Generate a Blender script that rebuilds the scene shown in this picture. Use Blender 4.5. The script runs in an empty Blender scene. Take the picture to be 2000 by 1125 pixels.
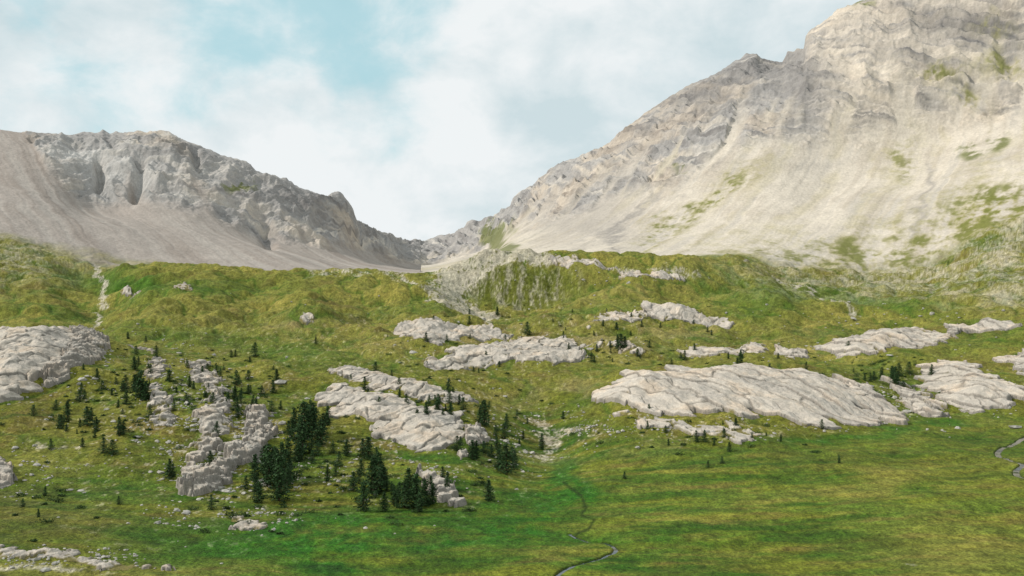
import bpy, math, random, time
import numpy as np
from mathutils import Vector
T0=time.time()
rng=np.random.RandomState(7); random.seed(7)
F=1944.0; CZ=46.0            # focal length in photo pixels, camera height above valley floor
sc=bpy.context.scene

# ------------------------------------------------------------------ noise
PERM=np.random.RandomState(3).permutation(256).astype(np.int32); PERM=np.concatenate([PERM,PERM,PERM])
VAL=np.random.RandomState(5).uniform(-1,1,256).astype(np.float32)
V01=np.random.RandomState(15).uniform(0,1,256).astype(np.float32)
GA=np.random.RandomState(9).uniform(0,2*np.pi,256); GX=np.cos(GA).astype(np.float32); GY=np.sin(GA).astype(np.float32)
def n2(x,y):
    x=np.asarray(x,np.float64);y=np.asarray(y,np.float64)
    xi=np.floor(x);yi=np.floor(y);fx=(x-xi).astype(np.float32);fy=(y-yi).astype(np.float32)
    xi=xi.astype(np.int64)&255;yi=yi.astype(np.int64)&255
    def g(a,b,dx,dy):
        h=PERM[PERM[a&255]+(b&255)]
        return GX[h]*dx+GY[h]*dy
    w=fx*fx*fx*(fx*(fx*6-15)+10);v=fy*fy*fy*(fy*(fy*6-15)+10)
    a=g(xi,yi,fx,fy);b=g(xi+1,yi,fx-1,fy);c=g(xi,yi+1,fx,fy-1);d=g(xi+1,yi+1,fx-1,fy-1)
    return ((a+(b-a)*w)*(1-v)+(c+(d-c)*w)*v)*1.5
def n3(x,y,z):
    xi=np.floor(x);yi=np.floor(y);zi=np.floor(z)
    fx=(x-xi).astype(np.float32);fy=(y-yi).astype(np.float32);fz=(z-zi).astype(np.float32)
    xi=xi.astype(np.int64)&255;yi=yi.astype(np.int64)&255;zi=zi.astype(np.int64)&255
    fx=fx*fx*(3-2*fx);fy=fy*fy*(3-2*fy);fz=fz*fz*(3-2*fz)
    def h(a,b,c): return VAL[PERM[PERM[PERM[a&255]+(b&255)]+(c&255)]]
    def pl(c):
        a=h(xi,yi,c);b=h(xi+1,yi,c);d=h(xi,yi+1,c);e=h(xi+1,yi+1,c)
        p=a+(b-a)*fx;q=d+(e-d)*fx
        return p+(q-p)*fy
    p=pl(zi);q=pl(zi+1)
    return p+(q-p)*fz
def fbm2(x,y,o=4,g=0.5):
    s=0;a=1;t=0
    for i in range(o):
        s=s+a*n2(x,y);t+=a;a*=g
        x,y=(x*1.62-y*1.18+11.3),(x*1.18+y*1.62-5.7)
    return s/t
def fbm2s(x,y,o=4,g=0.5):   # no rotation between octaves (keeps streaks straight)
    s=0;a=1;t=0
    for i in range(o):
        s=s+a*n2(x,y);t+=a;a*=g
        x,y=x*2.03+7.1,y*2.03+3.3
    return s/t
def fbm3(x,y,z,o=4,g=0.5,ridge=False):
    s=0;a=1;t=0
    for i in range(o):
        v=n3(x,y,z)
        if ridge: v=1-2*np.abs(v)
        s=s+a*v;t+=a;a*=g
        x,y,z=(x*1.6-y*1.2+3.1),(x*1.2+y*1.6+7.7),z*2.03+5.1
    return s/t
def voro(x,y,seed=0):
    """cell centre (x,y), random per cell, distance to the cell border"""
    xi=np.floor(x).astype(np.int64);yi=np.floor(y).astype(np.int64)
    f1=np.full(x.shape,9.);f2=np.full(x.shape,9.);cx=np.zeros(x.shape);cy=np.zeros(x.shape);r=np.zeros(x.shape)
    for i in (-1,0,1):
        for j in (-1,0,1):
            a=xi+i;b=yi+j;h=PERM[PERM[(a+seed)&255]+(b&255)];h2=PERM[h+37]
            px=a+.1+.8*V01[h];py=b+.1+.8*V01[h2];d=np.hypot(px-x,py-y)
            n=d<f1;f2=np.where(n,f1,np.minimum(f2,d));f1=np.where(n,d,f1)
            cx=np.where(n,px,cx);cy=np.where(n,py,cy);r=np.where(n,V01[PERM[h+91]],r)
    return cx,cy,r,f2-f1
def ss(a,b,x):
    t=np.clip((x-a)/(b-a),0,1);return t*t*(3-2*t)
def mix(a,b,t): return a+(b-a)*t

# ------------------------------------------------------------------ terrain section lines
UT=np.arange(-500,2501,2.0)
def pch(xk,yk,x):
    xk=np.array(xk,float);yk=np.array(yk,float);h=np.diff(xk);d=np.diff(yk)/h
    m=np.zeros(len(xk));m[0]=d[0];m[-1]=d[-1]
    for i in range(1,len(xk)-1):
        if d[i-1]*d[i]>0:
            w1=2*h[i]+h[i-1];w2=h[i]+2*h[i-1];m[i]=(w1+w2)/(w1/d[i-1]+w2/d[i])
    i=np.clip(np.searchsorted(xk,x)-1,0,len(xk)-2);t=(x-xk[i])/h[i]
    return (yk[i]*(2*t**3-3*t**2+1)+yk[i+1]*(3*t**2-2*t**3)+h[i]*(m[i]*(t**3-2*t**2+t)+m[i+1]*(t**3-t**2)))
def curve(pts,smooth=14,lin=False):
    xs=[p[0] for p in pts];ys=[p[1] for p in pts]
    if xs[0]>-500: xs=[-500]+xs;ys=[ys[0]+(0)]+ys
    if xs[-1]<2500: xs=xs+[2500];ys=ys+[ys[-1]]
    v=np.interp(UT,xs,ys) if lin else pch(xs,ys,UT)
    if smooth:
        k=np.exp(-0.5*(np.arange(-3*smooth,3*smooth+1)/smooth)**2);k/=k.sum()
        v=np.convolve(np.pad(v,3*smooth,mode='edge'),k,mode='valid')
    return v
sky_pts=[(-500,225),(-200,240),(0,253),(30,256),(80,262),(130,266),(190,262),(200,258),(215,263),(270,260),(330,262),(345,266),(360,276),(400,292),(430,303),(450,308),(490,325),(500,336),(530,346),(560,355),(575,366),(600,372),(640,386),(648,379),(665,381),(676,396),(690,415),(697,435),(740,452),(765,463),(780,470),(810,475),(822,474),(860,462),(890,455),(905,445),(915,433),(925,430),(935,436),(960,426),(985,414),(997,400),(1003,384),(1015,376),(1040,362),(1070,338),(1100,320),(1150,300),(1190,280),(1230,245),(1280,210),(1310,190),(1340,172),(1400,145),(1430,123),(1460,108),(1478,108),(1488,116),(1500,122),(1528,125),(1538,106),(1552,103),(1556,98),(1570,98),(1573,72),(1585,58),(1600,50),(1640,22),(1655,14),(1690,2),(1720,-15),(1800,-50),(1900,-80),(2000,-110),(2500,-260)]
C=[] # (V curve, Y curve)
def add(v,y,sm=14,smy=25,lin=False):
    V=curve(v,sm,lin); Y=curve(y,smy) if isinstance(y,list) else np.full_like(UT,float(y))
    C.append((V,Y))
add([(-500,1290),(2500,1290)],60)
add([(-500,1175),(0,1180),(400,1195),(1000,1212),(2000,1195)],135)
add([(-500,1045),(0,1052),(200,1068),(400,1085),(1000,1098),(1500,1094),(2000,1080)],165)
add([(-500,950),(0,960),(200,974),(400,986),(700,1002),(1000,1010),(1500,992),(2000,970)],200)
add([(-500,862),(0,870),(300,880),(500,892),(700,900),(900,908),(1050,944),(1200,918),(1500,903),(2000,888)],240)
add([(-500,780),(0,785),(180,802),(300,795),(420,793),(500,808),(700,806),(900,818),(1000,845),(1070,872),(1150,832),(1250,812),(1500,812),(1700,832),(1900,838),(2000,836)],290)
add([(-500,700),(0,700),(150,703),(230,730),(350,728),(500,745),(700,740),(900,760),(1050,790),(1150,757),(1250,734),(1500,728),(1650,745),(1760,774),(1850,763),(2000,745)],340)
add([(-500,650),(0,653),(150,655),(220,675),(300,690),(500,707),(700,700),(900,706),(1100,705),(1300,708),(1500,704),(1700,705),(1900,702),(2000,690)],400)
add([(-500,640),(0,646),(100,648),(200,660),(350,668),(500,682),(700,665),(800,656),(900,658),(1000,674),(1200,674),(1400,686),(1600,670),(1800,658),(2000,645)],460)
add([(-500,610),(0,628),(100,618),(190,650),(300,614),(500,642),(600,622),(700,647),(850,626),(960,654),(1100,652),(1200,630),(1300,640),(1500,646),(1700,648),(2000,612)],530)
add([(-500,560),(0,585),(80,588),(185,626),(300,578),(400,571),(500,604),(620,584),(700,616),(850,600),(950,632),(1050,622),(1200,594),(1400,608),(1500,600),(1600,620),(1800,610),(2000,575)],600)
add([(-500,500),(0,540),(100,552),(190,596),(300,544),(400,536),(500,568),(600,550),(700,567),(850,560),(890,584),(940,612),(1000,610),(1100,598),(1250,550),(1350,572),(1500,558),(1600,594),(1700,592),(1800,582),(2000,530)],680)
add([(-500,460),(0,498),(60,505),(120,530),(190,552),(230,520),(300,515),(400,518),(500,528),(600,531),(700,528),(780,537),(850,535),(890,515),(940,498),(1030,489),(1100,494),(1150,496),(1220,492),(1300,500),(1400,505),(1460,518),(1550,550),(1700,562),(1800,555),(2000,490)],760,8)
add([(-500,430),(0,475),(100,500),(190,525),(250,524),(400,525),(500,535),(700,535),(850,540),(950,520),(1030,515),(1150,515),(1300,508),(1450,505),(1550,525),(1700,538),(1800,525),(2000,440)],840)
add([(-500,370),(0,405),(100,425),(200,445),(400,475),(600,508),(750,526),(820,530),(900,518),(1000,492),(1100,487),(1300,472),(1500,448),(1600,445),(1700,430),(1900,375),(2000,330),(2500,200)],[(-500,950),(600,1000),(820,1150),(1000,1050),(1300,970),(2500,950)])
add([(-500,300),(0,335),(100,350),(180,402),(220,405),(280,398),(350,402),(450,440),(520,468),(600,475),(700,490),(780,508),(830,518),(900,503),(940,497),(1000,440),(1100,420),(1250,372),(1400,312),(1500,290),(1600,305),(1700,300),(1800,285),(2000,210),(2500,60)],[(-500,1130),(600,1180),(830,1500),(950,1450),(1100,1250),(1500,1160),(2500,1100)],6)
add([(-500,262),(0,290),(100,300),(200,335),(300,330),(400,350),(500,390),(600,420),(700,460),(780,488),(830,497),(900,478),(950,455),(1000,412),(1100,365),(1250,300),(1400,225),(1500,195),(1600,170),(1700,140),(1800,110),(2000,40),(2500,-110)],[(-500,1200),(600,1235),(700,1330),(830,1600),(950,1540),(1100,1350),(1500,1250),(1600,1200),(2500,1180)],6)
Vs=curve(sky_pts,0,True)
Ys=curve([(-500,1300),(600,1300),(700,1400),(822,1720),(950,1640),(1100,1470),(1400,1400),(1555,1400),(1590,1340),(2000,1360),(2500,1360)],8,True)
C.append((Vs,Ys))
KY=np.array([c[1] for c in C]);KZ=np.array([CZ+(562.5-c[0])/F*c[1] for c in C])
for k in range(1,len(KY)): KY[k]=np.maximum(KY[k],KY[k-1]+15)
y1=KY[-1]+180; z1=KZ[-1]-120*np.clip(KZ[-1]/200,0.3,1)
y2=np.full_like(UT,3200.);z2=np.full_like(UT,20.)
KY=np.vstack([KY,y1,y2]);KZ=np.vstack([KZ,z1,z2])
NK=len(KY); KS=NK-3   # KS: skyline knot
H=np.diff(KY,axis=0);D=np.diff(KZ,axis=0)/H
M=np.zeros_like(KZ);M[0]=D[0];M[-1]=D[-1]
for k in range(1,NK-1):
    w1=2*H[k]+H[k-1];w2=H[k]+2*H[k-1]
    same=D[k-1]*D[k]>0
    with np.errstate(all='ignore'):
        hm=(w1+w2)/(w1/D[k-1]+w2/D[k])
    M[k]=np.where(same,hm,0)
M[KS]=D[KS-1]*0.6
def colidx(u):
    f=np.clip((u+500)/2.0,0,len(UT)-1.001);i=f.astype(int);return i,f-i
def base_pts(x,y):
    x=np.asarray(x,float);y=np.asarray(y,float);out=np.empty(x.size);xf=x.ravel();yf=y.ravel()
    for s in range(0,xf.size,40000):
        X=xf[s:s+40000];Y=np.maximum(yf[s:s+40000],60.);i,fr=colidx(1000+F*X/Y)
        ky=KY[:,i]*(1-fr)+KY[:,i+1]*fr;kz=KZ[:,i]*(1-fr)+KZ[:,i+1]*fr;km=M[:,i]*(1-fr)+M[:,i+1]*fr
        k=np.clip((ky<=Y).sum(0)-1,0,NK-2);a=np.arange(X.size)
        ya=ky[k,a];h=ky[k+1,a]-ya;t=np.clip((Y-ya)/h,0,1)
        out[s:s+40000]=kz[k,a]*(2*t**3-3*t**2+1)+kz[k+1,a]*(3*t**2-2*t**3)+h*(km[k,a]*(t**3-2*t**2+t)+km[k+1,a]*(t**3-t**2))
    return out.reshape(x.shape)
def detail(x,y,z):
    flat=ss(2.5,9,z)                       # valley floor is smooth
    far=ss(330,560,y)
    a=(0.95+2.3*flat+3.2*far)*fbm2(x/38,y/38,3)
    b=(0.30+.9*flat+.9*far)*fbm2(x/9.5+4,y/9.5,3)
    c=(0.14+0.2*flat)*fbm2(x/2.2,y/2.2,3)
    r=flat*(.5+far)*3.8*(np.abs(fbm2(x/30+9,y/50,3))-.25)   # rounded hummocks between creases
    k=far*6.5*fbm2(x/75+30,y/60,2)*ss(800,700,y)
    return a+b+c+r+k
YM=np.exp(np.linspace(math.log(125),math.log(800),850));UG=np.arange(-130,2131,4.)
_x=(UG[None,:]-1000)/F*YM[:,None];_y=YM[:,None]*np.ones_like(_x);_z=base_pts(_x,_y);_z=_z+detail(_x,_y,_z)
PV=562.5-(_z-CZ)/_y*F
def unproj(u,v):
    c=int(round((min(max(u,-130),2130)+130)/4));pv=PV[:,c]
    w=np.where(pv<=v)[0]
    i=w[0] if len(w) else len(YM)-1
    if i>0 and len(w):
        t=(pv[i-1]-v)/(pv[i-1]-pv[i]+1e-9);yy=mix(YM[i-1],YM[i],np.clip(t,0,1))
    else: yy=YM[i]
    return (u-1000)/F*yy,yy
# streams (world polylines)
def smooth_line(pts,n=8):
    P=[np.array(unproj(*p)) for p in pts];out=[]
    P=[P[0]]+P+[P[-1]]
    for i in range(1,len(P)-2):
        for j in range(n):
            t=j/n;a,b,c,d=P[i-1],P[i],P[i+1],P[i+2]
            out.append(0.5*((2*b)+(-a+c)*t+(2*a-5*b+4*c-d)*t*t+(-a+3*b-3*c+d)*t**3))
    out.append(P[-2]);return np.array(out)
streams=[(smooth_line([(1112,1040),(1122,1046),(1150,1056),(1188,1060),(1203,1072),(1180,1085),(1150,1095),(1108,1108),(1085,1125),(1070,1150)]),0.24),
         (smooth_line([(2060,842),(2010,850),(1975,868),(1948,884),(1972,896),(1998,905),(1985,918),(1995,930),(2050,935)]),0.42)]
def dist_line(x,y,L):
    d=np.full(x.shape,1e9)
    for a,b in zip(L[:-1],L[1:]):
        e=b-a;l=(e@e)+1e-9;t=np.clip(((x-a[0])*e[0]+(y-a[1])*e[1])/l,0,1)
        d=np.minimum(d,(x-a[0]-t*e[0])**2+(y-a[1]-t*e[1])**2)
    return np.sqrt(d)
def carve(x,y):
    c=np.zeros(x.shape)
    for L,w in streams:
        m=(x>L[:,0].min()-8)&(x<L[:,0].max()+8)&(y>L[:,1].min()-8)&(y<L[:,1].max()+8)
        if m.any():
            d=dist_line(x[m],y[m],L)
            c[m]-=0.65*np.exp(-(d/(w*1.6))**4)+0.15*np.exp(-(d/2.5)**2)
    return c
def ground(x,y):
    z=base_pts(x,y);return z+detail(x,y,z)+carve(x,y)
def proj(x,y,z): return 1000+F*x/y,562.5-(z-CZ)/y*F

# ------------------------------------------------------------------ mesh helpers
def grid_mesh(name,X,Y,Z,col,mat,facemask=None,smooth=True,coll=None):
    nr,nc=X.shape;idx=np.arange(nr*nc).reshape(nr,nc)
    q=np.stack([idx[:-1,:-1],idx[:-1,1:],idx[1:,1:],idx[1:,:-1]],-1).reshape(-1,4)
    if facemask is not None: q=q[facemask.reshape(-1)]
    used=np.zeros(nr*nc,bool);used[q.ravel()]=True;re=np.cumsum(used)-1;q=re[q]
    co=np.stack([X,Y,Z],-1).reshape(-1,3)[used]
    c=np.concatenate([col.reshape(-1,3)[used],np.ones((used.sum(),1))],1)
    return raw_mesh(name,co,q,mat,c,smooth)
def raw_mesh(name,co,q,mat,c=None,smooth=True,matidx=None,link=True):
    me=bpy.data.meshes.new(name);me.vertices.add(len(co));me.vertices.foreach_set('co',np.asarray(co,np.float32).ravel())
    n=q.shape[1];me.loops.add(q.size);me.loops.foreach_set('vertex_index',q.astype(np.int32).ravel())
    me.polygons.add(len(q));me.polygons.foreach_set('loop_start',np.arange(0,q.size,n,dtype=np.int32));me.polygons.foreach_set('loop_total',np.full(len(q),n,np.int32))
    me.polygons.foreach_set('use_smooth',np.full(len(q),smooth,bool))
    for m in (mat if isinstance(mat,list) else [mat]): me.materials.append(m)
    if matidx is not None: me.polygons.foreach_set('material_index',matidx.astype(np.int32))
    me.update(calc_edges=True)
    if c is not None:
        at=me.color_attributes.new('Col','FLOAT_COLOR','POINT');at.data.foreach_set('color',np.asarray(c,np.float32).ravel())
    if not link: return me
    ob=bpy.data.objects.new(name,me);sc.collection.objects.link(ob);return ob

# ------------------------------------------------------------------ materials
def surf_mat(name,lo,hi,scales,bumps,rough=0.95):
    m=bpy.data.materials.new(name);m.use_nodes=True;nt=m.node_tree;N=nt.nodes;L=nt.links
    b=N['Principled BSDF'];b.inputs['Roughness'].default_value=rough;b.inputs['Specular IOR Level'].default_value=0.15
    at=N.new('ShaderNodeAttribute');at.attribute_name='Col'
    geo=N.new('ShaderNodeNewGeometry');col=at.outputs['Color'];hs=None
    for sc_,(l,h),bd in zip(scales,zip(lo,hi),bumps):
        n=N.new('ShaderNodeTexNoise');n.inputs['Scale'].default_value=sc_;n.inputs['Detail'].default_value=3;n.inputs['Roughness'].default_value=0.65
        L.new(geo.outputs['Position'],n.inputs['Vector'])
        r=N.new('ShaderNodeMapRange');r.inputs['From Min'].default_value=0.3;r.inputs['From Max'].default_value=0.7
        r.inputs['To Min'].default_value=l;r.inputs['To Max'].default_value=h;L.new(n.outputs['Fac'],r.inputs['Value'])
        mu=N.new('ShaderNodeVectorMath');mu.operation='SCALE';L.new(col,mu.inputs[0]);L.new(r.outputs[0],mu.inputs['Scale']);col=mu.outputs[0]
        k=N.new('ShaderNodeMath');k.operation='MULTIPLY_ADD';k.inputs[1].default_value=bd;L.new(n.outputs['Fac'],k.inputs[0])
        if hs: L.new(hs,k.inputs[2])
        else: k.inputs[2].default_value=0
        hs=k.outputs[0]
    bp=N.new('ShaderNodeBump');bp.inputs['Distance'].default_value=1.0;L.new(hs,bp.inputs['Height'])
    L.new(col,b.inputs['Base Color']);L.new(bp.outputs[0],b.inputs['Normal']);return m
M_ground=surf_mat('meadow_and_alpine_grass',[.70,.5],[1.30,1.55],[0.35,1.7],[0.75,0.5])
M_mount=surf_mat('mountain_rock_and_scree',[.92,.86],[1.06,1.12],[0.05,0.35],[1.6,0.6])
M_rock=surf_mat('limestone_slab',[.88,.80],[1.1,1.16],[0.35,2.2],[0.4,0.2],0.85)
def plain(name,c,rough=.9,var=.3,scale=3):
    m=bpy.data.materials.new(name);m.use_nodes=True;nt=m.node_tree;N=nt.nodes;L=nt.links;b=N['Principled BSDF']
    b.inputs['Roughness'].default_value=rough;b.inputs['Specular IOR Level'].default_value=0.2
    n=N.new('ShaderNodeTexNoise');n.inputs['Scale'].default_value=scale;n.inputs['Detail'].default_value=3
    g=N.new('ShaderNodeNewGeometry');L.new(g.outputs['Position'],n.inputs['Vector'])
    r=N.new('ShaderNodeValToRGB');r.color_ramp.elements[0].position=.35;r.color_ramp.elements[1].position=.68
    r.color_ramp.elements[0].color=(*[x*(1-var) for x in c],1);r.color_ramp.elements[1].color=(*[x*(1+var) for x in c],1)
    L.new(n.outputs['Fac'],r.inputs['Fac']);L.new(r.outputs[0],b.inputs['Base Color']);return m
M_leaf=plain('larch_needles',(.032,.072,.022),.8,.55,1.2)
M_bark=plain('larch_bark',(.09,.065,.045),.9,.3,4)
M_shrub=plain('juniper_leaves',(.036,.068,.018),.8,.5,1.2)
M_stone=plain('loose_limestone',(.36,.34,.30),.9,.3,1.5)
M_water=bpy.data.materials.new('stream_water');M_water.use_nodes=True
b=M_water.node_tree.nodes['Principled BSDF'];b.inputs['Base Color'].default_value=(.03,.045,.05,1);b.inputs['Roughness'].default_value=.12;b.inputs['Specular IOR Level'].default_value=.5
nn=M_water.node_tree.nodes.new('ShaderNodeTexNoise');nn.inputs['Scale'].default_value=4
bb=M_water.node_tree.nodes.new('ShaderNodeBump');bb.inputs['Distance'].default_value=.1
M_water.node_tree.links.new(nn.outputs['Fac'],bb.inputs['Height']);M_water.node_tree.links.new(bb.outputs[0],b.inputs['Normal'])

# ------------------------------------------------------------------ colour layout helpers
def lin(*c): return np.array([((x/255+.055)/1.055)**2.4 if x>10 else x/255/12.92 for x in c])
K=0.74
OLIVE=lin(126,127,46)*.72; YEL=lin(162,148,72)*.76; GREEN=lin(76,112,30)*.70; LUSH=lin(42,106,20)*.68; DARKG=lin(56,78,22)*.68
BROWN=lin(130,108,60)*.72; GRAV=lin(200,190,172)*K; SCREE_R=lin(212,201,185)*.87; SCREE_L=lin(166,156,147)*.88
ROCKG=lin(162,158,154)*.88; ROCKL=lin(222,213,200)*.82; ROCKD=lin(118,114,112)*.82; SLAB=lin(218,206,190)*.82
def blob(U,V,u,v,ru,rv,a=0):
    c,s=math.cos(math.radians(a)),math.sin(math.radians(a));dx=U-u;dy=V-v
    return np.exp(-(((dx*c+dy*s)/ru)**2+((-dx*s+dy*c)/rv)**2))
def pline(U,V,pts,w):
    d=np.full(U.shape,1e9)
    for a,b in zip(pts[:-1],pts[1:]):
        a=np.array(a,float);b=np.array(b,float);e=b-a;t=np.clip(((U-a[0])*e[0]+(V-a[1])*e[1])/(e@e),0,1)
        d=np.minimum(d,(U-a[0]-t*e[0])**2+(V-a[1]-t*e[1])**2)
    return np.exp(-d/(w*w))
def lay(col,c,m): return col+(c-col)*np.clip(m,0,1)[...,None]

def ground_color(x,y,z,zb):
    U,V=proj(x,y,zb)
    wx=fbm2(x/20,y/34,4);wy=fbm2(x/22+50,y/30,4)
    U0,V0=U,V
    U=U+wx*60*np.clip(300/y,.3,1);V=V+wy*36*np.clip(300/y,.3,1)
    a=fbm2(x/30+3,y/45,5,.6);b2=fbm2(x/7+1,y/12,4,.65);c2=fbm2(x/90,y/90+8,3);e=fbm2(x/1.6,y/3.0,3,.7);m2=fbm2(x/3.5+9,y/6,4,.7)
    col=np.broadcast_to(OLIVE,x.shape+(3,)).copy()
    far=ss(300,480,y)
    col=lay(col,lin(146,142,68)*.77,far*.65)
    col=lay(col,YEL,ss(-.1,.45,a+b2*.5)*(.4+.25*far))
    col=lay(col,GREEN,ss(0.0,.5,c2+b2*.5)*.6)
    col=lay(col,BROWN,ss(.1,.5,-a+b2*.6)*.5)
    flat=1-ss(2.5,9,z)
    col=lay(col,DARKG,ss(.08,.42,m2+.3*a)*.6*(1-.5*flat))
    # creases between hummocks hold darker, greener grass
    crs=np.exp(-((zb*0+np.abs(fbm2(x/30+9,y/50,3)))/.07)**2)
    col=lay(col,mix(GREEN,LUSH,.3)*.9,crs*(1-flat)*.6)
    col=lay(col,GREEN,flat*.75)
    col=lay(col,lin(124,128,40)*.74,flat*ss(-.15,.3,fbm2(x/30,y/9+20,4,.6))*.8)
    col=lay(col,lin(150,140,62)*.74,flat*ss(.0,.35,fbm2(x/22+31,y/7+5,4,.65))*.5)
    col=lay(col,BROWN*.95,flat*ss(.08,.4,fbm2(x/18+70,y/6+20,4,.65))*.45)
    col=lay(col,LUSH*.75,flat*ss(-.05,.3,-fbm2(x/36+7,y/10+20,4,.6))*.65)
    lush=1.2*blob(U,V,640,1050,500,38,-1)+1.2*blob(U,V,1040,985,180,40,-10)+blob(U,V,650,1110,90,20)+blob(U,V,850,890,120,16,10)+blob(U,V,1090,920,40,40)\
        +.8*blob(U,V,1600,865,260,18,-8)+.6*blob(U,V,1450,1060,300,22)+.5*blob(U,V,180,930,130,40,20)+.5*blob(U,V,1880,830,120,25)+.6*blob(U,V,740,615,40,16)+.4*blob(U,V,700,575,60,12)
    col=lay(col,mix(LUSH,GREEN,.12),ss(.25,.95,lush)*np.clip(.75+1.1*b2+.6*a,0,1))
    col=lay(col,lin(30,62,16)*.7,.8*blob(U,V,640,1108,60,10))
    col=lay(col,mix(BROWN,DARKG,.5)*.85,.55*blob(U,V,60,1010,260,50,8)*(.8+b2))  # foreground shade at lower left, painted into the grass colour
    col=lay(col,GREEN,.7*(blob(U,V,1700,590,200,14,10)+blob(U,V,1480,590,90,30)+blob(U,V,250,560,60,30)+blob(U,V,380,560,200,16)+blob(U,V,560,690,260,22,6)))
    col=lay(col,YEL,.45*(blob(U,V,120,1110,250,22)+blob(U,V,1900,1080,200,60)+blob(U,V,1700,940,200,18,-8)))
    col=lay(col,lin(152,136,92)*.76,.6*ss(-.1,.3,a+.3*b2)*(blob(U,V,1150,660,420,28)+blob(U,V,1100,770,120,30)+blob(U,V,600,630,160,16)+blob(U,V,1130,560,120,25)+blob(U,V,1150,880,120,30)))
    # scarred face of the central knoll
    kn=ss(.3,.7,blob(U0+wx*10,V0+wy*10,1020,556,125,50))
    col=lay(col,mix(DARKG,OLIVE,.5),kn*.85)
    stv=fbm2(x/9+5,y/40,4,.65)
    col=lay(col,lin(176,168,146)*.76,kn*ss(-.1,.35,stv+.5*e)*.75)
    # bare gravel: crest, trails, gully
    pale=1.8*pline(U,V,[(1060,492),(960,502),(905,522)],17)+1.2*pline(U,V,[(905,522),(870,545),(885,580),(960,628)],13)+1.6*blob(U,V,888,540,52,26,-20)+pline(U,V,[(185,520),(205,580),(180,648)],8)+.9*pline(U,V,[(790,540),(870,590),(950,625)],5)\
        +.9*pline(U,V,[(1455,513),(1560,560),(1660,612),(1700,625)],5)+.7*pline(U,V,[(1050,505),(1240,520),(1360,540)],7)+.6*pline(U,V,[(600,530),(780,540)],8)\
        +.8*blob(U,V,1060,870,25,40,20)+.6*blob(U,V,1110,835,50,18)+.5*blob(U,V,100,1108,300,10)+.7*blob(U,V,130,870,70,9,15)+.5*blob(U,V,1500,860,60,8)+.5*blob(U,V,1765,1095,40,4)
    pale=pale*(.75+1.1*b2+1.1*e)
    col=lay(col,GRAV,ss(.3,.75,pale)*.8)
    # stony speckle on left rocky hillside and around slabs
    st=(blob(U,V,350,850,260,170)+blob(U,V,850,850,220,120)+blob(U,V,1300,835,260,30)+.8*blob(U,V,1000,660,400,60)+.7*blob(U,V,1750,760,250,50))
    col=lay(col,BROWN,ss(-.1,.4,b2)*np.clip(st,0,1)*.55)
    col=lay(col,lin(190,180,155)*K,ss(.17,.4,e*.7+b2*.45)*np.clip(st,0,1)*.8)
    # upper edge: scree washing into the grass
    rt=ss(1300,1700,U)*ss(610,545,V-.04*(U-1700))+ss(260,20,U)*ss(585,510,V)*.8
    col=lay(col,GRAV*.92,rt*ss(-.25,.35,a*.6+b2*.6+e*.4)*.7)
    chd=pline(U0,V0,[(1100,945),(1135,968),(1145,990),(1135,1005),(1160,1016),(1150,1032),(1118,1042)],3.0)   # overgrown channel above the open water
    col=lay(col,DARKG*.6,chd*.8)
    col=col*np.clip(1+.6*e+.32*b2+.4*m2+.22*a,.3,1.9)[...,None]
    for L,w in streams:
        m=(x>L[:,0].min()-8)&(x<L[:,0].max()+8)&(y>L[:,1].min()-8)&(y<L[:,1].max()+8)
        if m.any():
            d=dist_line(x[m],y[m],L);col[m]=lay(col[m],lin(60,64,30)*.7,np.exp(-(d/(w*1.8+.1))**4)*.8)
    return np.clip(col,.004,.9)

# ------------------------------------------------------------------ main terrain grid
ucols=np.concatenate([np.linspace(-480,-60,70,endpoint=False),np.linspace(-60,2060,1330,endpoint=False),np.linspace(2060,2480,71)])
rows=[6,55,75,85,85,75,60,50,45,45,40,55,14,90,120,130,140,12,8]
i,fr=colidx(ucols)
ky=KY[:,i]*(1-fr)+KY[:,i+1]*fr;kz=KZ[:,i]*(1-fr)+KZ[:,i+1]*fr;km=M[:,i]*(1-fr)+M[:,i+1]*fr
Yr=[];Zr=[];Tr=[]
for k,n in enumerate(rows):
    h=ky[k+1]-ky[k]
    for j in range(n+(1 if k==len(rows)-1 else 0)):
        t=j/n
        Yr.append(ky[k]+h*t);Tr.append(k+t)
        Zr.append(kz[k]*(2*t**3-3*t**2+1)+kz[k+1]*(3*t**2-2*t**3)+h*(km[k]*(t**3-2*t**2+t)+km[k+1]*(t**3-t**2)))
Y=np.array(Yr);ZB=np.array(Zr);TT=np.array(Tr);X=(ucols-1000)[None,:]/F*Y
ng=sum(rows[:13])   # ground rows end at knot 13
g=slice(0,ng+1)
Zg=ZB[g]+detail(X[g],Y[g],ZB[g])*ss(0,6,Y[g]-60)[...]+carve(X[g],Y[g])
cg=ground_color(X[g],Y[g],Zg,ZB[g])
# mountains
m=slice(ng,None)
Xm,Ym,Zm,Tm=X[m],Y[m],ZB[m],TT[m][:,None]*np.ones_like(X[m])
U,V=proj(Xm,Ym,Zm)
wa=fbm3(Xm/60,Ym/60,Zm/60,4);wb=fbm3(Xm/14+5,Ym/14,Zm/14,4,.6)
left=U<822
tb=Tm+wa*.35+wb*.12                        # rock starts about knot 15
start=np.where(left,15.0,14.95+.3*ss(1300,1600,U)*ss(2000,1850,U))
start=start+np.where(left,ss(120,0,U)*3,0)-.0
rock=ss(start-.15,start+.25,tb)
# fall-line coordinate: left mountain drains to the right, right mountain to the left
cross=np.where(left,Xm*.82+Ym*.57,Xm*.80-Ym*.60*.85)+wa*9+wb*2.5
# scree aprons reach up into the rock
ch=fbm2s(cross/30+3,Zm/120,2)
rock=rock*(1-ss(.05,.4,ch+.3*wa)*ss(16.5,15.3,Tm)*.9)
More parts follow.
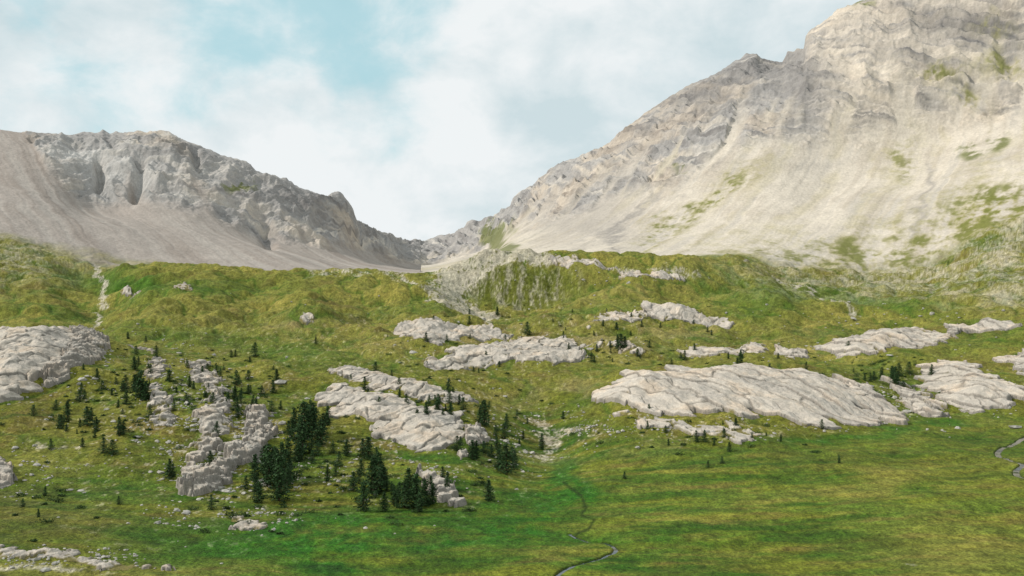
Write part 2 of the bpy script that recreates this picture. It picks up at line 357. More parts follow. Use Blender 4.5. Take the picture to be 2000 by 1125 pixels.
# tilted bedding coordinate
sR=Zm*.92+Xm*.30+Ym*.1; sL=Zm*.93+Xm*.22
s=np.where(left,sL,sR)+wa*20+wb*3.5
ledge=n2(s/11,Xm/300)+.6*n2(s/4.3+9,Xm/160)
rid=fbm3(Xm/34,Ym/48,Zm/60+3,5,.5,True)
blk=fbm3(Xm/9,Ym/9,Zm/9,4,.55)
crest=1-.65*ss(KS-.35,KS,Tm)*ss(KS+.3,KS,Tm)
dz=rock*crest*(6.0*ledge+10.5*(rid-.1)+3.8*blk)
gul=fbm2s(cross/13,Zm/150,4,.55)
gs=np.where(left,1.0,1.1)
dz+=(1-rock)*(gs*gul*ss(13,13.8,Tm)+.4*fbm3(Xm/10,Ym/10,Zm/10,3,.55)+7*fbm2s(cross/90,Zm/300,2)*ss(13,13.8,Tm))
# two dark clefts in the left cliff
cl=pline(U,V,[(192,318),(198,345),(192,372)],9)+pline(U,V,[(274,318),(272,350),(262,380)],11)+.6*pline(U,V,[(380,300),(385,325)],8)+.6*pline(U,V,[(515,440),(525,475)],12)
dz-=cl*19
seam=ss(13,13.12,Tm)
dgs=detail(Xm,Ym,Zm)
Zf=Zm+dz*seam+dgs*(1-ss(13.,13.5,Tm))
# mountain colours
bandc=fbm3(Xm/60,Ym/60,s/5.5,4,.65);fine=fbm3(Xm/6,Ym/6,Zm/6,3,.7)
colr=np.broadcast_to(ROCKG,Xm.shape+(3,)).copy()
colr=lay(colr,ROCKL,ss(-.05,.5,bandc+wa*.5)*.7)
colr=lay(colr,ROCKD,ss(.05,.5,-bandc+wb*.5)*.7)
colr=lay(colr,lin(182,158,128)*.85,ss(.0,.5,wa+.4*bandc)*.35)
Uw=U+wa*45+wb*12;Vw=V+wb*22+wa*20
big=ss(1540,1660,Uw-.25*(Vw-100)+20)
colr=lay(colr,lin(218,204,185)*.84,big*ss(-.35,.35,bandc+.2)*.7)
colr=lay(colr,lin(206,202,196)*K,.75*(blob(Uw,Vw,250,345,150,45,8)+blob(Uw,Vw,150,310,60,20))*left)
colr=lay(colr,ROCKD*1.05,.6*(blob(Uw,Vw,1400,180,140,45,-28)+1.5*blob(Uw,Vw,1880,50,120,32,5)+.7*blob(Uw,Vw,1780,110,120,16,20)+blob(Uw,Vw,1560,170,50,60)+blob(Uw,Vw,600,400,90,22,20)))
scr=np.where(left[...,None],SCREE_L,SCREE_R)*np.ones(Xm.shape+(3,))
scr=lay(scr,lin(146,134,124)*.86,left*ss(0,.4,gul+.3*wa)*.55)
scr=lay(scr,lin(184,176,166)*.88,left*ss(0,.4,-gul+.3*wa)*.4)
scr=lay(scr,lin(190,178,162)*.80,(~left)*ss(-.1,.4,gul*.9+wa*.5+wb*.2)*.6)
scr=lay(scr,lin(178,172,164)*.82,(~left)*ss(.05,.45,-gul*.8+wa*.4)*.5)
scr=lay(scr,lin(192,180,142)*.78,(~left)*ss(.0,.5,fbm2s(cross/30+40,Zm/120,3)+.3*wb)*.4)
scr=lay(scr,lin(150,144,138)*.9,.5*pline(Uw,Vw,[(1180,470),(1250,420),(1330,360)],9)+.6*pline(Uw,Vw,[(1790,470),(1820,400),(1810,330)],8)+.55*ss(1000,1100,Uw)*ss(1330,1150,Uw)*ss(500,440,Vw))
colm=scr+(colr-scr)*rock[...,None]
GM=lin(108,116,48)*K;OM=lin(158,151,96)*.78
gm=blob(Uw,Vw,968,468,26,30,-50)*1.2+blob(Uw,Vw,470,368,30,12,-30)+.9*blob(Uw,Vw,1905,315,26,16)+.9*blob(Uw,Vw,1955,290,22,24)+.5*blob(Uw,Vw,1010,440,14,25)+.7*blob(Uw,Vw,1690,15,45,14)+.6*blob(Uw,Vw,1340,335,18,10,-30)
om=blob(Uw,Vw,1830,145,45,22)+blob(Uw,Vw,1900,205,45,16,20)+.9*blob(Uw,Vw,1960,130,60,28)+.7*blob(Uw,Vw,1940,60,50,15)+.8*blob(Uw,Vw,1760,320,26,60,20)+.8*blob(Uw,Vw,1300,450,160,16,-32)+.7*blob(Uw,Vw,1420,380,100,12,-35)+.8*blob(Uw,Vw,1950,400,90,60)
om=om+ss(1150,1500,Uw)*ss(415,535,Vw+30*gul+ .05*(Uw-1500)+np.where(Uw>1700,.18*(Uw-1700),0))*1.0
colm=lay(colm,OM,om*ss(-.4,.35,fine*.7+wb*.7+.4*gul)*.85)
colm=lay(colm,GM,ss(.25,.8,gm+.35*wb)*.8+ss(.4,1,om)*ss(-.05,.4,wb+fine*.5+.3*gul)*.7)
colm=colm*(1+(.07+.10*rock)*fine+(.07+.09*rock)*wb)[...,None]
# match the ground sheet at the seam
cgs=ground_color(Xm[:60],Ym[:60],Zf[:60],Zm[:60])
tt=ss(13.02,13.35,tb[:60])[...,None];tt[0]=0
colm[:60]=cgs*(1-tt)+colm[:60]*tt
colm=np.clip(colm,.004,.9)
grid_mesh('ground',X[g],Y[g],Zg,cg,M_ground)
jc=np.searchsorted(ucols,822)
fmL=np.zeros((Xm.shape[0]-1,Xm.shape[1]-1),bool);fmL[:,:jc]=True
Zf[0]=Zg[-1]
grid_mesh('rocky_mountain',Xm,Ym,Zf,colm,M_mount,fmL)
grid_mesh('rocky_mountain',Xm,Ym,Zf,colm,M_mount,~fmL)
# slope under and behind the viewpoint
gx,gy=np.meshgrid(np.linspace(-420,420,140),np.linspace(-220,62,80))
gz=np.interp(gy,[-220,-60,-8,5,62],[75,56,45,43.6,float(CZ+(562.5-1290)/F*60)-.3])
gz=gz+.8*fbm2(gx/20,gy/20,3)*ss(4,30,np.hypot(gx,gy))*ss(62,40,gy)
grid_mesh('near_hillside',gx,gy,gz,ground_color(gx,np.maximum(gy,20)+200,gz,gz),M_ground)
print('terrain',time.time()-T0)

# ------------------------------------------------------------------ rock outcrops
def outcrop(poly,hmax,grass=.3,dirn=(1,-.35),cell=(4.,7.),steph=.5,rough=1.0,name='rock_outcrop',lip=.45,smooth=.3):
    P=np.array([unproj(*p) for p in poly])
    ymid=P[:,1].mean();st=max(.22,ymid/1944*1.3)
    x0,y0=P.min(0)-5;x1,y1=P.max(0)+5
    x,y=np.meshgrid(np.arange(x0,x1,st),np.arange(y0,y1,st*1.15))
    def sd(px,py):
        d=np.full(px.shape,1e9);ins=np.zeros(px.shape,bool)
        for a,b_ in zip(P,np.roll(P,-1,0)):
            e=b_-a;t=np.clip(((px-a[0])*e[0]+(py-a[1])*e[1])/(e@e+1e-9),0,1)
            d=np.minimum(d,np.hypot(px-a[0]-t*e[0],py-a[1]-t*e[1]))
            cr=((a[1]>py)!=(b_[1]>py))&(px<(b_[0]-a[0])*(py-a[1])/(b_[1]-a[1]+1e-12)+a[0]);ins^=cr
        return np.where(ins,d,-d)+3.0*rough*fbm2(px/10,py/12,2)
    zg=ground(x,y)
    dn=np.array(dirn)/np.hypot(*dirn)
    w1=fbm2(x/13,y/13,3);w2=fbm2(x/2.2+4,y/2.2,3,.55)
    wx=x+.8*fbm2(x/4,y/4+7,2);wy=y+.8*fbm2(x/4+9,y/4,2)
    al=wx*dn[0]+wy*dn[1];ac=wx*dn[1]-wy*dn[0]        # across beds / along strike
    A,B=cell
    cx,cy,r1,e1=voro(al/A,ac/B,3)
    X1=cx*A*dn[0]+cy*B*dn[1];Y1=cx*A*dn[1]-cy*B*dn[0]   # block centres in the world
    dA=sd(X1,Y1);dP=sd(x,y)
    cx2,cy2,r2,e2=voro(al/(A*.34),ac/(B*.3),11)
    d=dP*.55+dA*.45+(r2-.5)*.9*rough
    tilt=-(al/A-cx)                                   # each block dips toward the light side
    dome=ss(0,14,dP)
    # bedding ledges stepping down to the right-hand side
    bq=al/(A*1.6)+.5*w1;bs=bq-np.floor(bq);led=np.where(bs<.88,bs/.88,(1-bs)/.12)
    blockh=steph*((r1-.4)*1.1+tilt*.45+.6*led)+steph*.34*((r2-.5)*1.2-(al/(A*.34)-cx2)*.4)*(1-.7*smooth)
    crk=np.exp(-(e1/.05)**2)*.8+np.exp(-(e2/.055)**2)*.4*(1-smooth)
    groove=np.exp(-(fbm2s(al/1.6+3,ac/24,2)/.05)**2)*.5
    h=lip+hmax*.5*dome*(.8+.5*w1)+blockh-.42*crk*(.4+steph)-.15*groove+.14*w2
    ed=ss(-.15,.55,d+.2*w2)
    g_=fbm2s(al/3.0+17,ac/14+3,3,.6)*.42+fbm2(x/4,y/6,4,.6)*.38+np.exp(-(e1/.12)**2)*.16+np.exp(-(dP/3.)**2)*.14-(r1-.5)*.12
    gm=ss(.43-grass*.8,.51-grass*.8,g_)*ss(-.2,.6,d)
    z=zg-1.1+ed*(1.1+np.maximum(h,.1)*(1-.65*gm))
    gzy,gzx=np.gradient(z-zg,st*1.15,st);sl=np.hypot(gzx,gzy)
    c=np.broadcast_to(SLAB,x.shape+(3,)).copy()
    c=lay(c,lin(188,180,170)*K,ss(-.2,.35,w1+.5*w2)*.55);c=lay(c,lin(214,188,160)*K,ss(0,.5,-w1+.4*w2+(r1-.5)*.4)*.5)
    c=lay(c,lin(152,147,138)*K,ss(.65,1,r2)*.3)
    c=lay(c,lin(92,87,78)*K,np.clip(crk+.5*groove,0,1)*.65)
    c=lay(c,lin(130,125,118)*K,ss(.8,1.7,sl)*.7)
    c=c*(1+.18*w2+.18*(r1-.5))[...,None]
    c=lay(c,mix(OLIVE,BROWN,.45)*(1),gm*.92)
    dm=d>-1.3;fm=dm[:-1,:-1]|dm[1:,1:]|dm[1:,:-1]|dm[:-1,1:]
    grid_mesh(name,x,y,z,np.clip(c,.01,.9),M_rock,fm)
RG=(1,-.6);MG=(.9,-.5);RT=(1,.5);RO='rock_outcrop'
OC=[ # polygon, dome height, grass share, bedding direction, block size, block step, edge roughness
 ([(-60,664),(0,650),(60,655),(110,648),(140,650),(155,672),(125,718),(75,750),(45,780),(-60,806)],8.,.0,RG,(6,12),1.3,1.0,RO,.9,.3),
 ([(140,650),(195,656),(210,680),(192,705),(132,740),(78,760),(90,725),(140,690)],6.0,.0,RG,(2.6,4.5),2.2,1.0,RO,.9,.1),
 ([(-60,648),(0,645),(30,646),(0,656),(-60,660)],1.5,.2),
 ([(360,705),(400,712),(430,750),(450,785),(430,800),(400,770),(385,740)],2.4,.16,RG,(2.5,5),1.3,1.4),
 ([(395,800),(440,795),(450,830),(430,870),(400,900),(375,935),(355,930),(385,880),(380,840)],2.4,.16,RG,(3,5),1.2,1.4),
 ([(490,808),(520,812),(532,845),(515,885),(470,915),(415,960),(375,972),(355,955),(400,925),(450,895),(480,860)],5.0,.0,RG,(2.4,4.),2.0,1.0,RO,.8,.1),
 ([(300,690),(318,700),(310,740),(325,790),(345,835),(315,840),(305,800),(295,750)],1.3,.3,RG,(2.5,4),1.1,1.8),
 ([(225,668),(255,676),(300,688),(318,690),(280,682)],1.2,.2,RG,(2.5,4),1.0,1.4),
 ([(640,718),(700,720),(780,742),(860,762),(935,788),(880,792),(800,775),(730,760),(670,742)],2.6,.15,MG,(4,9),.9,1.2),
 ([(625,775),(655,748),(740,770),(800,788),(870,800),(915,825),(908,852),(850,888),(790,872),(730,846),(655,808)],4.2,.07,MG,(4.5,14),.8,.8,RO,.5,.6),
 ([(905,828),(940,836),(956,858),(940,875),(912,870)],2.5,.1,RG,(2.5,4),1.3,1.0),
 ([(885,885),(915,880),(922,895),(905,906),(885,898)],2.6,.0,RG,(3,4),.9,.6),
 ([(812,920),(850,933),(882,953),(908,985),(880,994),(852,972),(825,945)],2.2,.1,RG,(2.5,4),1.2,1.2),
 ([(435,1005),(500,1020),(560,1035),(530,1042),(470,1030)],.7,.3,RG,(2.,3.5),.5,1.6,RO,.3),
 ([(765,640),(810,626),(880,628),(960,636),(1008,655),(960,664),(900,662),(860,677),(800,662)],3.0,.17,MG,(6,12),1.0,1.3),
 ([(815,714),(870,690),(960,672),(1060,666),(1125,672),(1158,700),(1080,709),(1000,706),(930,720),(860,724)],3.2,.19,MG,(6,12),1.0,1.3),
 ([(1235,598),(1290,598),(1360,610),(1400,624),(1468,630),(1430,642),(1350,632),(1280,620)],3.0,.13,MG,(6,12),1.0,1.5),
 ([(1150,640),(1180,612),(1230,608),(1275,620),(1230,630),(1180,628)],1.4,.34,MG,(4,7),.8,1.8),
 ([(1000,660),(1100,662),(1180,672),(1290,690),(1240,692),(1130,678)],1.2,.42,MG,(4,7),.7,1.8),
 ([(1155,792),(1185,755),(1230,733),(1330,722),(1450,719),(1550,725),(1640,744),(1695,790),(1685,825),(1600,831),(1480,815),(1400,812),(1340,815),(1250,803)],4.2,.08,RT,(6,26),.6,.9,RO,.6,.75),
 ([(1640,742),(1700,756),(1782,812),(1755,827),(1690,815)],2.4,.1,RT,(4,12),.9,1.2),
 ([(1735,745),(1790,763),(1845,802),(1825,820),(1765,795)],2.4,.14,RT,(3.4,8),1.1,1.3),
 ([(1170,806),(1240,810),(1300,824),(1400,830),(1520,850),(1440,868),(1350,850),(1250,832)],1.0,.32,RT,(4,9),.6,1.8,RO,.3),
 ([(1325,690),(1420,682),(1510,684),(1440,696),(1340,699)],1.8,.22,RT,(5,12),.8,1.6),
 ([(1505,680),(1560,682),(1580,694),(1540,700)],2.0,.1,RT,(4,10),.9,1.3),
 ([(1590,675),(1650,660),(1740,653),(1820,655),(1880,638),(1985,626),(1975,642),(1900,654),(1830,674),(1730,684),(1670,696),(1625,700)],3.6,.1,RT,(5.5,18),.9,1.3,RO,.6,.4),
 ([(1780,720),(1850,706),(1895,710),(1945,742),(2015,782),(1980,798),(1900,807),(1850,790),(1805,762)],4.2,.1,RT,(5,18),.8,1.0,RO,.6,.6),
 ([(1930,705),(2000,688),(2070,682),(2070,738),(2010,738)],3.0,.08,RT,(5,12),.9,1.2),
 ([(1040,504),(1100,503),(1160,508),(1210,525),(1160,520),(1090,518)],2.2,.22,RT,(5,9),.9,1.8),
 ([(1200,528),(1260,532),(1360,541),(1300,547),(1220,541)],2.5,.22,RT,(5,9),.9,1.8),
 ([(235,570),(262,566),(275,575),(250,584)],2.2,.3,RT,(4,6),1.2,1.4),
 ([(335,560),(360,552),(370,568),(345,572)],2.0,.4,RT,(4,6),1.2,1.4),
 ([(585,615),(615,612),(620,628),(590,632)],1.6,.4,RT,(4,6),1.2,1.4),
 ([(-60,905),(0,900),(35,915),(35,940),(10,950),(-60,955)],2.6,.1,RG,(2.5,4),1.3,1.3),
 ([(-60,1066),(40,1070),(140,1084),(260,1102),(330,1112),(200,1110),(80,1096),(-60,1090)],.3,.36,RG,(1.6,3),.4,1.2,RO,.2),
]
for o in OC: outcrop(*o)
print('outcrops',time.time()-T0)

# ------------------------------------------------------------------ loose stones (one object) and boulders
phi=(1+5**.5)/2
ICO=np.array([(-1,phi,0),(1,phi,0),(-1,-phi,0),(1,-phi,0),(0,-1,phi),(0,1,phi),(0,-1,-phi),(0,1,-phi),(phi,0,-1),(phi,0,1),(-phi,0,-1),(-phi,0,1)])/1.9
IF=np.array([(0,11,5),(0,5,1),(0,1,7),(0,7,10),(0,10,11),(1,5,9),(5,11,4),(11,10,2),(10,7,6),(7,1,8),(3,9,4),(3,4,2),(3,2,6),(3,6,8),(3,8,9),(4,9,5),(2,4,11),(6,2,10),(8,6,7),(9,8,1)])
def rocks(name,xy,size,mat):
    n=len(xy);z=ground(xy[:,0],xy[:,1])
    v=ICO[None]*(1+rng.uniform(-.3,.3,(n,12,1)))
    a=rng.uniform(0,6.28,n);c,s_=np.cos(a)[:,None],np.sin(a)[:,None]
    v=v*np.stack([rng.uniform(.8,1.5,n),rng.uniform(.6,1,n),rng.uniform(.4,.75,n)],-1)[:,None,:]
    v=np.stack([v[...,0]*c-v[...,1]*s_,v[...,0]*s_+v[...,1]*c,v[...,2]],-1)*size[:,None,None]
    v+=np.stack([xy[:,0],xy[:,1],z+size*.05],-1)[:,None,:]
    q=(IF[None]+np.arange(n)[:,None,None]*12).reshape(-1,3)
    return raw_mesh(name,v.reshape(-1,3),q,mat,None,False)
pts=[];sz=[]
zones=[((120,760),(120,70),260,.24),((330,780),(90,110),850,.28),((430,850),(110,110),900,.28),((450,1010),(130,28),260,.22),((600,920),(90,70),260,.22),((820,900),(140,70),360,.25),((1000,850),(60,60),300,.26),((760,770),(140,40),280,.26),((1320,840),(200,22),400,.26),((1000,690),(200,30),160,.30),((1740,790),(120,40),380,.36),((1500,690),(300,25),160,.36),((100,1090),(190,18),360,.20),((60,920),(90,50),160,.24),((1120,835),(40,40),160,.26),((1900,770),(90,50),160,.3),((900,600),(500,50),60,.4),((1700,620),(260,40),110,.5),((1250,540),(180,20),90,.5),((490,870),(60,80),260,.4),((190,700),(30,40),120,.45)]
for (cu,cv),(ru,rv),n,s0 in zones:
    for _ in range(n):
        u,v=cu+rng.normal()*ru*.6,cv+rng.normal()*rv*.6
        if v>1120 or v<500: continue
        x,y=unproj(u,v)
        if fbm2(np.array([x/9.]),np.array([y/12.]),2)[0]<-.05: continue
        pts.append((x,y));sz.append(s0*math.exp(rng.normal()*.55))
rocks('scattered_rocks',np.array(pts),np.array(sz),M_stone)
bl=[(160,742,1.6),(155,750,1.0),(545,748,2.0),(425,955,1.1),(345,998,.9),(365,1000,.8),(714,1032,.7),(330,832,1.1),(318,828,.9),(275,818,1.1),(807,690,2.2),(945,625,2.0),(1820,612,1.8),(1675,633,1.3),(1960,608,1.6),(600,778,.9),(1040,885,1.0),(1010,870,.9),(440,960,1.2),(1985,835,1.8),(268,855,.8),(30,875,.9),(90,820,.8)]
for u,v,s0 in bl:
    x,y=unproj(u,v);rocks('boulder',np.array([(x,y)]),np.array([s0]),M_stone)

# ------------------------------------------------------------------ trees
def tree_mesh(seed,wid,gap):
    r=random.Random(seed);co=[];fa=[];mi=[]
    def tri(a,b,c,m):
        n=len(co);co.extend([a,b,c]);fa.append((n,n+1,n+2));mi.append(m)
    lean=(r.uniform(-.02,.02),r.uniform(-.02,.02))
    def tr(h): return Vector((lean[0]*h,lean[1]*h,h))
    for i in range(6):
        a0,a1=i*math.pi/3,(i+1)*math.pi/3
        p0=Vector((math.cos(a0),math.sin(a0),0));p1=Vector((math.cos(a1),math.sin(a1),0))
        for (h0,h1,r0,r1) in ((-.05,.35,.022,.014),(.35,.97,.014,.002)):
            A=tr(h0)+p0*r0;B=tr(h0)+p1*r0;Cc=tr(h1)+p1*r1;Dd=tr(h1)+p0*r1
            tri(A,B,Cc,1);tri(A,Cc,Dd,1)
    nb=110
    for k in range(nb):
        h=.05+.93*(k/nb)**1.1;
        if r.random()<gap: continue
        az=k*2.39996+r.uniform(-.5,.5)
        Lr=wid*((1-h)**.7+.05)*r.uniform(.5,1.2)*(0.8 if h<.12 else 1)
        up=r.uniform(-.25,.12)+.35*h
        d=Vector((math.cos(az),math.sin(az),up));base=tr(h);tip=base+d*Lr
        side=Vector((-math.sin(az),math.cos(az),0))
        w=.004*(1-h)+.001
        tri(base+side*w,base-side*w,tip,1);tri(base+Vector((0,0,w)),base-Vector((0,0,w)),tip,1)
        nl=int(6+17*Lr/wid)
        for j in range(nl):
            t=r.uniform(.12,1.05);p=base+d*Lr*t+side*r.uniform(-.38,.38)*Lr*(1.1-t)+Vector((0,0,r.uniform(-.018,.012)))
            s_=r.uniform(.018,.036)
            a=Vector((r.uniform(-1,1),r.uniform(-1,1),r.uniform(-.5,.5))).normalized()
            b_=Vector((r.uniform(-1,1),r.uniform(-1,1),r.uniform(-.9,.3))).normalized()
            tri(p-a*s_,p+a*s_,p+b_*s_*1.5,0)
    return raw_mesh('larch_mesh',np.array([tuple(c) for c in co]),np.array(fa),[M_leaf,M_bark],None,False,np.array(mi),link=False)
TM=[tree_mesh(1,.30,.05),tree_mesh(2,.34,.1),tree_mesh(3,.28,.08),tree_mesh(4,.40,.12),tree_mesh(5,.36,.15),tree_mesh(6,.44,.1)]
TR=[(275,778,44),(262,765,28),(285,780,30),(170,832,32),(178,822,22),(233,850,30),(240,848,22),(330,935,32),(338,932,22),(412,910,25),(413,995,24),(220,888,25),(88,968,16),(155,785,20),(165,780,16),(65,812,18),(90,672,18),(190,740,18),(240,765,18),(200,760,15),(185,855,12),(232,985,14),(75,1010,14),(45,990,14),(545,978,75),(525,950,68),(505,982,36),(555,945,55),(498,938,42),(515,925,45),(540,935,50),(560,960,40),(595,858,62),(610,852,55),(625,870,42),(590,888,52),(575,842,38),(640,832,32),(605,815,28),(585,870,45),(615,838,35),(530,805,18),(534,768,22),(548,800,15),(585,900,30),(610,905,22),(640,940,28),(655,930,20),(728,965,62),(738,950,55),(710,998,48),(690,960,32),(720,895,35),(708,890,28),(735,905,26),(770,985,32),(812,992,56),(800,965,42),(830,988,44),(790,992,38),(845,985,34),(820,1000,30),(873,960,32),(712,762,22),(733,728,18),(685,745,12),(780,755,15),(780,775,14),(765,735,10),(833,822,30),(856,805,30),(850,795,20),(880,815,24),(838,790,15),(905,800,20),(946,832,42),(938,825,28),(930,897,30),(945,885,20),(960,893,22),(990,925,48),(975,915,32),(985,858,26),(968,850,18),(1005,915,28),(955,978,34),(893,880,24),(900,870,15),(1010,812,10),(1030,828,10),(1100,818,13),(1220,935,12),(1360,862,18),(1425,882,16),(1383,913,12),(1410,905,12),(1525,862,12),(1605,838,16),(1447,715,24),(1440,716,15),(1503,728,15),(1575,722,13),(1213,685,28),(1221,682,22),(1206,680,22),(1192,680,12),(832,667,15),(873,667,12),(1030,655,22),(925,726,9),(975,717,10),(1268,805,14),(1265,838,14),(1750,757,34),(1742,748,28),(1722,738,18),(1290,640,9),(1390,655,9),(1355,632,7),(1178,637,11),(1100,667,10),(1382,648,8),(365,718,14),(395,735,17),(405,728,15),(430,738,16),(485,742,16),(488,708,10),(460,697,12),(452,698,12),(462,803,22),(458,778,16),(445,787,17),(340,802,14),(378,760,14),(485,770,16),(500,790,13),(470,790,14),(250,662,12),(265,692,14),(210,665,9),(285,668,10),(270,712,14),(290,725,12),(1185,610,7),(1118,610,6),(1080,628,6),(1450,700,8),(1055,700,8),(935,728,8),
(600,840,40),(630,850,36),(570,858,34),(650,885,20),(620,890,24),(700,945,24),(745,930,28),(755,960,24),(840,960,26),(780,970,24),(865,940,24),(1000,900,24),(480,955,22),(535,915,36),(500,960,30),(1300,845,12),(1395,870,11),(1330,700,10),(1250,700,9),(1520,700,9),(1700,745,14),(1765,765,18),(1160,655,8),(1232,655,8)]
for (cu,cv),(ru,rv),n,h0 in [((280,760),(110,60),24,15),((440,760),(70,50),22,16),((600,900),(80,50),12,22),((790,950),(90,40),10,22),((860,790),(100,40),18,16),((970,880),(50,40),8,18),((1720,745),(60,20),8,14),((1350,700),(300,20),16,10),((1000,650),(250,25),14,9),((1400,860),(150,25),10,13),((150,850),(100,60),12,16)]:
    for _ in range(n): TR.append((cu+rng.normal()*ru*.6,cv+rng.normal()*rv*.6,h0*rng.uniform(.45,1.6)))
for n,(u,v,hp) in enumerate(TR):
    x,y=unproj(u,v);hh=hp*y/F*1.25
    z=float(ground(np.array([x]),np.array([y]))[0])
    ob=bpy.data.objects.new('larch_tree',TM[rng.randint(0,3) if hp>26 else rng.randint(0,6)]);sc.collection.objects.link(ob)
    ob.location=(x,y,z-.05);ob.rotation_euler=(0,0,rng.uniform(0,6.28));w=rng.uniform(.95,1.3)*hh;ob.scale=(w,w,hh)
# ------------------------------------------------------------------ juniper shrubs (one object)
sh=[]
for (cu,cv),(ru,rv),n in [((250,780),(150,80),90),((420,760),(110,60),75),((480,1000),(120,40),20),((600,900),(120,90),55),((800,970),(110,40),40),((850,790),(150,60),55),((960,900),(60,50),30),((1720,740),(80,40),50),((1400,850),(200,40),22),((1300,690),(350,25),40),((920,690),(120,30),16),((1000,620),(300,30),20),((120,980),(120,60),14)]:
    for _ in range(n):
        u,v=cu+rng.normal()*ru*.6,cv+rng.normal()*rv*.6
        if v>1110: continue
        x,y=unproj(u,v);sh.append((x,y,rng.uniform(.35,1.3)))
sh=np.array(sh);zz=ground(sh[:,0],sh[:,1])
NL=110
p=rng.normal(size=(len(sh),NL,3));p/=np.linalg.norm(p,axis=-1,keepdims=True);p*=rng.uniform(.35,1.1,(len(sh),NL,1));p[...,2]=np.abs(p[...,2])*.75
p=p*sh[:,2][:,None,None]*np.array([1.25,1,.8])+np.stack([sh[:,0],sh[:,1],zz],-1)[:,None,:]
t1=rng.normal(size=p.shape)*.13;t2=rng.normal(size=p.shape)*.13
v=np.stack([p-t1,p+t1,p+t2],2).reshape(-1,3)
raw_mesh('juniper_shrubs',v,np.arange(len(v)).reshape(-1,3),M_shrub,None,False)
# ------------------------------------------------------------------ streams
for L,w in streams:
    t=np.gradient(L,axis=0);t/=np.linalg.norm(t,axis=1,keepdims=True)+1e-9;nrm=np.stack([-t[:,1],t[:,0]],1)
    zb=base_pts(L[:,0],L[:,1])+detail(L[:,0],L[:,1],base_pts(L[:,0],L[:,1]))-.38
    offs=np.array([-1,-.5,0,.5,1])*w*1.6
    XY=L[:,None,:]+nrm[:,None,:]*offs[None,:,None]
    raw=np.concatenate([XY,np.repeat(zb[:,None,None],5,1)],-1)
    idx=np.arange(raw.shape[0]*5).reshape(-1,5)
    q=np.stack([idx[:-1,:-1],idx[:-1,1:],idx[1:,1:],idx[1:,:-1]],-1).reshape(-1,4)
    raw_mesh('stream',raw.reshape(-1,3),q,M_water)

# ------------------------------------------------------------------ camera, sun, sky
cam=bpy.data.cameras.new('camera');co_=bpy.data.objects.new('camera',cam);sc.collection.objects.link(co_)
co_.location=(0,0,CZ);co_.rotation_euler=(math.radians(90),0,0);cam.lens=36*F/2000;cam.sensor_width=36;cam.clip_start=.5;cam.clip_end=8000
sc.camera=co_
sd=Vector((-.80,-.14,.56)).normalized()
sl=bpy.data.lights.new('sun','SUN');sl.energy=3.4;sl.angle=math.radians(2.0);sl.color=(1,.955,.885)
so=bpy.data.objects.new('sun',sl);sc.collection.objects.link(so);so.rotation_euler=sd.to_track_quat('Z','Y').to_euler();so.location=(0,0,300)
w=bpy.data.worlds.new('World');sc.world=w;w.use_nodes=True;nt=w.node_tree;N=nt.nodes;L=nt.links
bg=N['Background'];st=N.new('ShaderNodeTexSky');st.sky_type='NISHITA';st.sun_disc=False
st.sun_elevation=math.asin(sd.z);st.sun_rotation=math.atan2(sd.x,sd.y)%(2*math.pi)
tc=N.new('ShaderNodeTexCoord')
def math_(op,a,b=None,c=None,clamp=False):
    n=N.new('ShaderNodeMath');n.operation=op;n.use_clamp=clamp
    for i_,q_ in enumerate((a,b,c)):
        if q_ is None: continue
        if isinstance(q_,(int,float)): n.inputs[i_].default_value=q_
        else: L.new(q_,n.inputs[i_])
    return n.outputs[0]
def noise(scale,detail,rough,off,dist=0.):
    mp=N.new('ShaderNodeMapping');mp.inputs['Location'].default_value=off;mp.inputs['Scale'].default_value=(1,1,1.5);L.new(tc.outputs['Generated'],mp.inputs['Vector'])
    n=N.new('ShaderNodeTexNoise');n.inputs['Scale'].default_value=scale;n.inputs['Detail'].default_value=detail;n.inputs['Roughness'].default_value=rough;n.inputs['Distortion'].default_value=dist
    L.new(mp.outputs[0],n.inputs['Vector']);return n.outputs['Fac']
nA=noise(6.5,8,.58,(1.3,.2,.7),.25);nB=noise(3.4,6,.52,(4.3,2.2,1.7),.1);nC=noise(9,7,.57,(7,1,3),.2)
blue=None
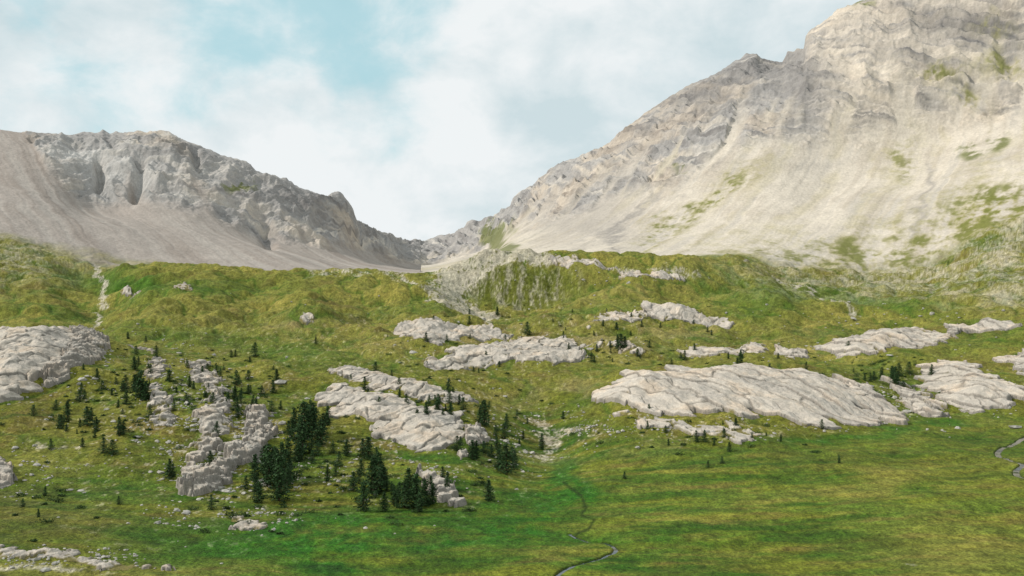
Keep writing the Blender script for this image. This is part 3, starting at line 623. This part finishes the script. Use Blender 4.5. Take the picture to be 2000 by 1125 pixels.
for (u,v,r,s_) in [(640,50,.13,.85),(480,20,.14,.85),(800,15,.08,.8),(420,110,.09,.55),(120,170,.16,.45),(60,40,.12,.4),(655,150,.05,.85),(365,205,.06,.55),(200,235,.07,.5),(1330,150,.05,.2)]:
    d0=Vector(((u-1000)/F,1,(562.5-v)/F)).normalized()
    vd=N.new('ShaderNodeVectorMath');vd.operation='DISTANCE';L.new(tc.outputs['Generated'],vd.inputs[0]);vd.inputs[1].default_value=d0
    mr=N.new('ShaderNodeMapRange');mr.interpolation_type='SMOOTHSTEP';mr.inputs['From Min'].default_value=0;mr.inputs['From Max'].default_value=r*1.25;mr.inputs['To Min'].default_value=s_;mr.inputs['To Max'].default_value=0
    L.new(vd.outputs['Value'],mr.inputs['Value'])
    blue=mr.outputs[0] if blue is None else math_('MAXIMUM',blue,mr.outputs[0])
bm=math_('ADD',blue,math_('MULTIPLY',math_('SUBTRACT',nA,.5),2.4))
mr=N.new('ShaderNodeMapRange');mr.interpolation_type='SMOOTHSTEP';mr.inputs['From Min'].default_value=.28;mr.inputs['From Max'].default_value=.98;L.new(bm,mr.inputs['Value']);bluef=math_('MULTIPLY',mr.outputs[0],.85)
# cloud tone
cr=N.new('ShaderNodeValToRGB');e=cr.color_ramp.elements;e[0].position=.42;e[0].color=(.61,.725,.76,1);e[1].position=.57;e[1].color=(.87,.905,.915,1)
L.new(math_('ADD',math_('MULTIPLY',nB,.5),math_('MULTIPLY',nC,.5)),cr.inputs['Fac'])
sk=N.new('ShaderNodeVectorMath');sk.operation='SCALE';sk.inputs['Scale'].default_value=.12;L.new(st.outputs[0],sk.inputs[0])
hz=N.new('ShaderNodeMix');hz.data_type='RGBA';hz.inputs[0].default_value=.8;L.new(sk.outputs[0],hz.inputs[6]);hz.inputs[7].default_value=(.44,.74,.79,1)
mx=N.new('ShaderNodeMix');mx.data_type='RGBA';L.new(bluef,mx.inputs[0]);L.new(cr.outputs[0],mx.inputs[6]);L.new(hz.outputs[2],mx.inputs[7])
L.new(mx.outputs[2],bg.inputs['Color']);bg.inputs['Strength'].default_value=1.0
sc.view_settings.view_transform='Standard';sc.view_settings.look='None';sc.view_settings.exposure=0
print('done',time.time()-T0)
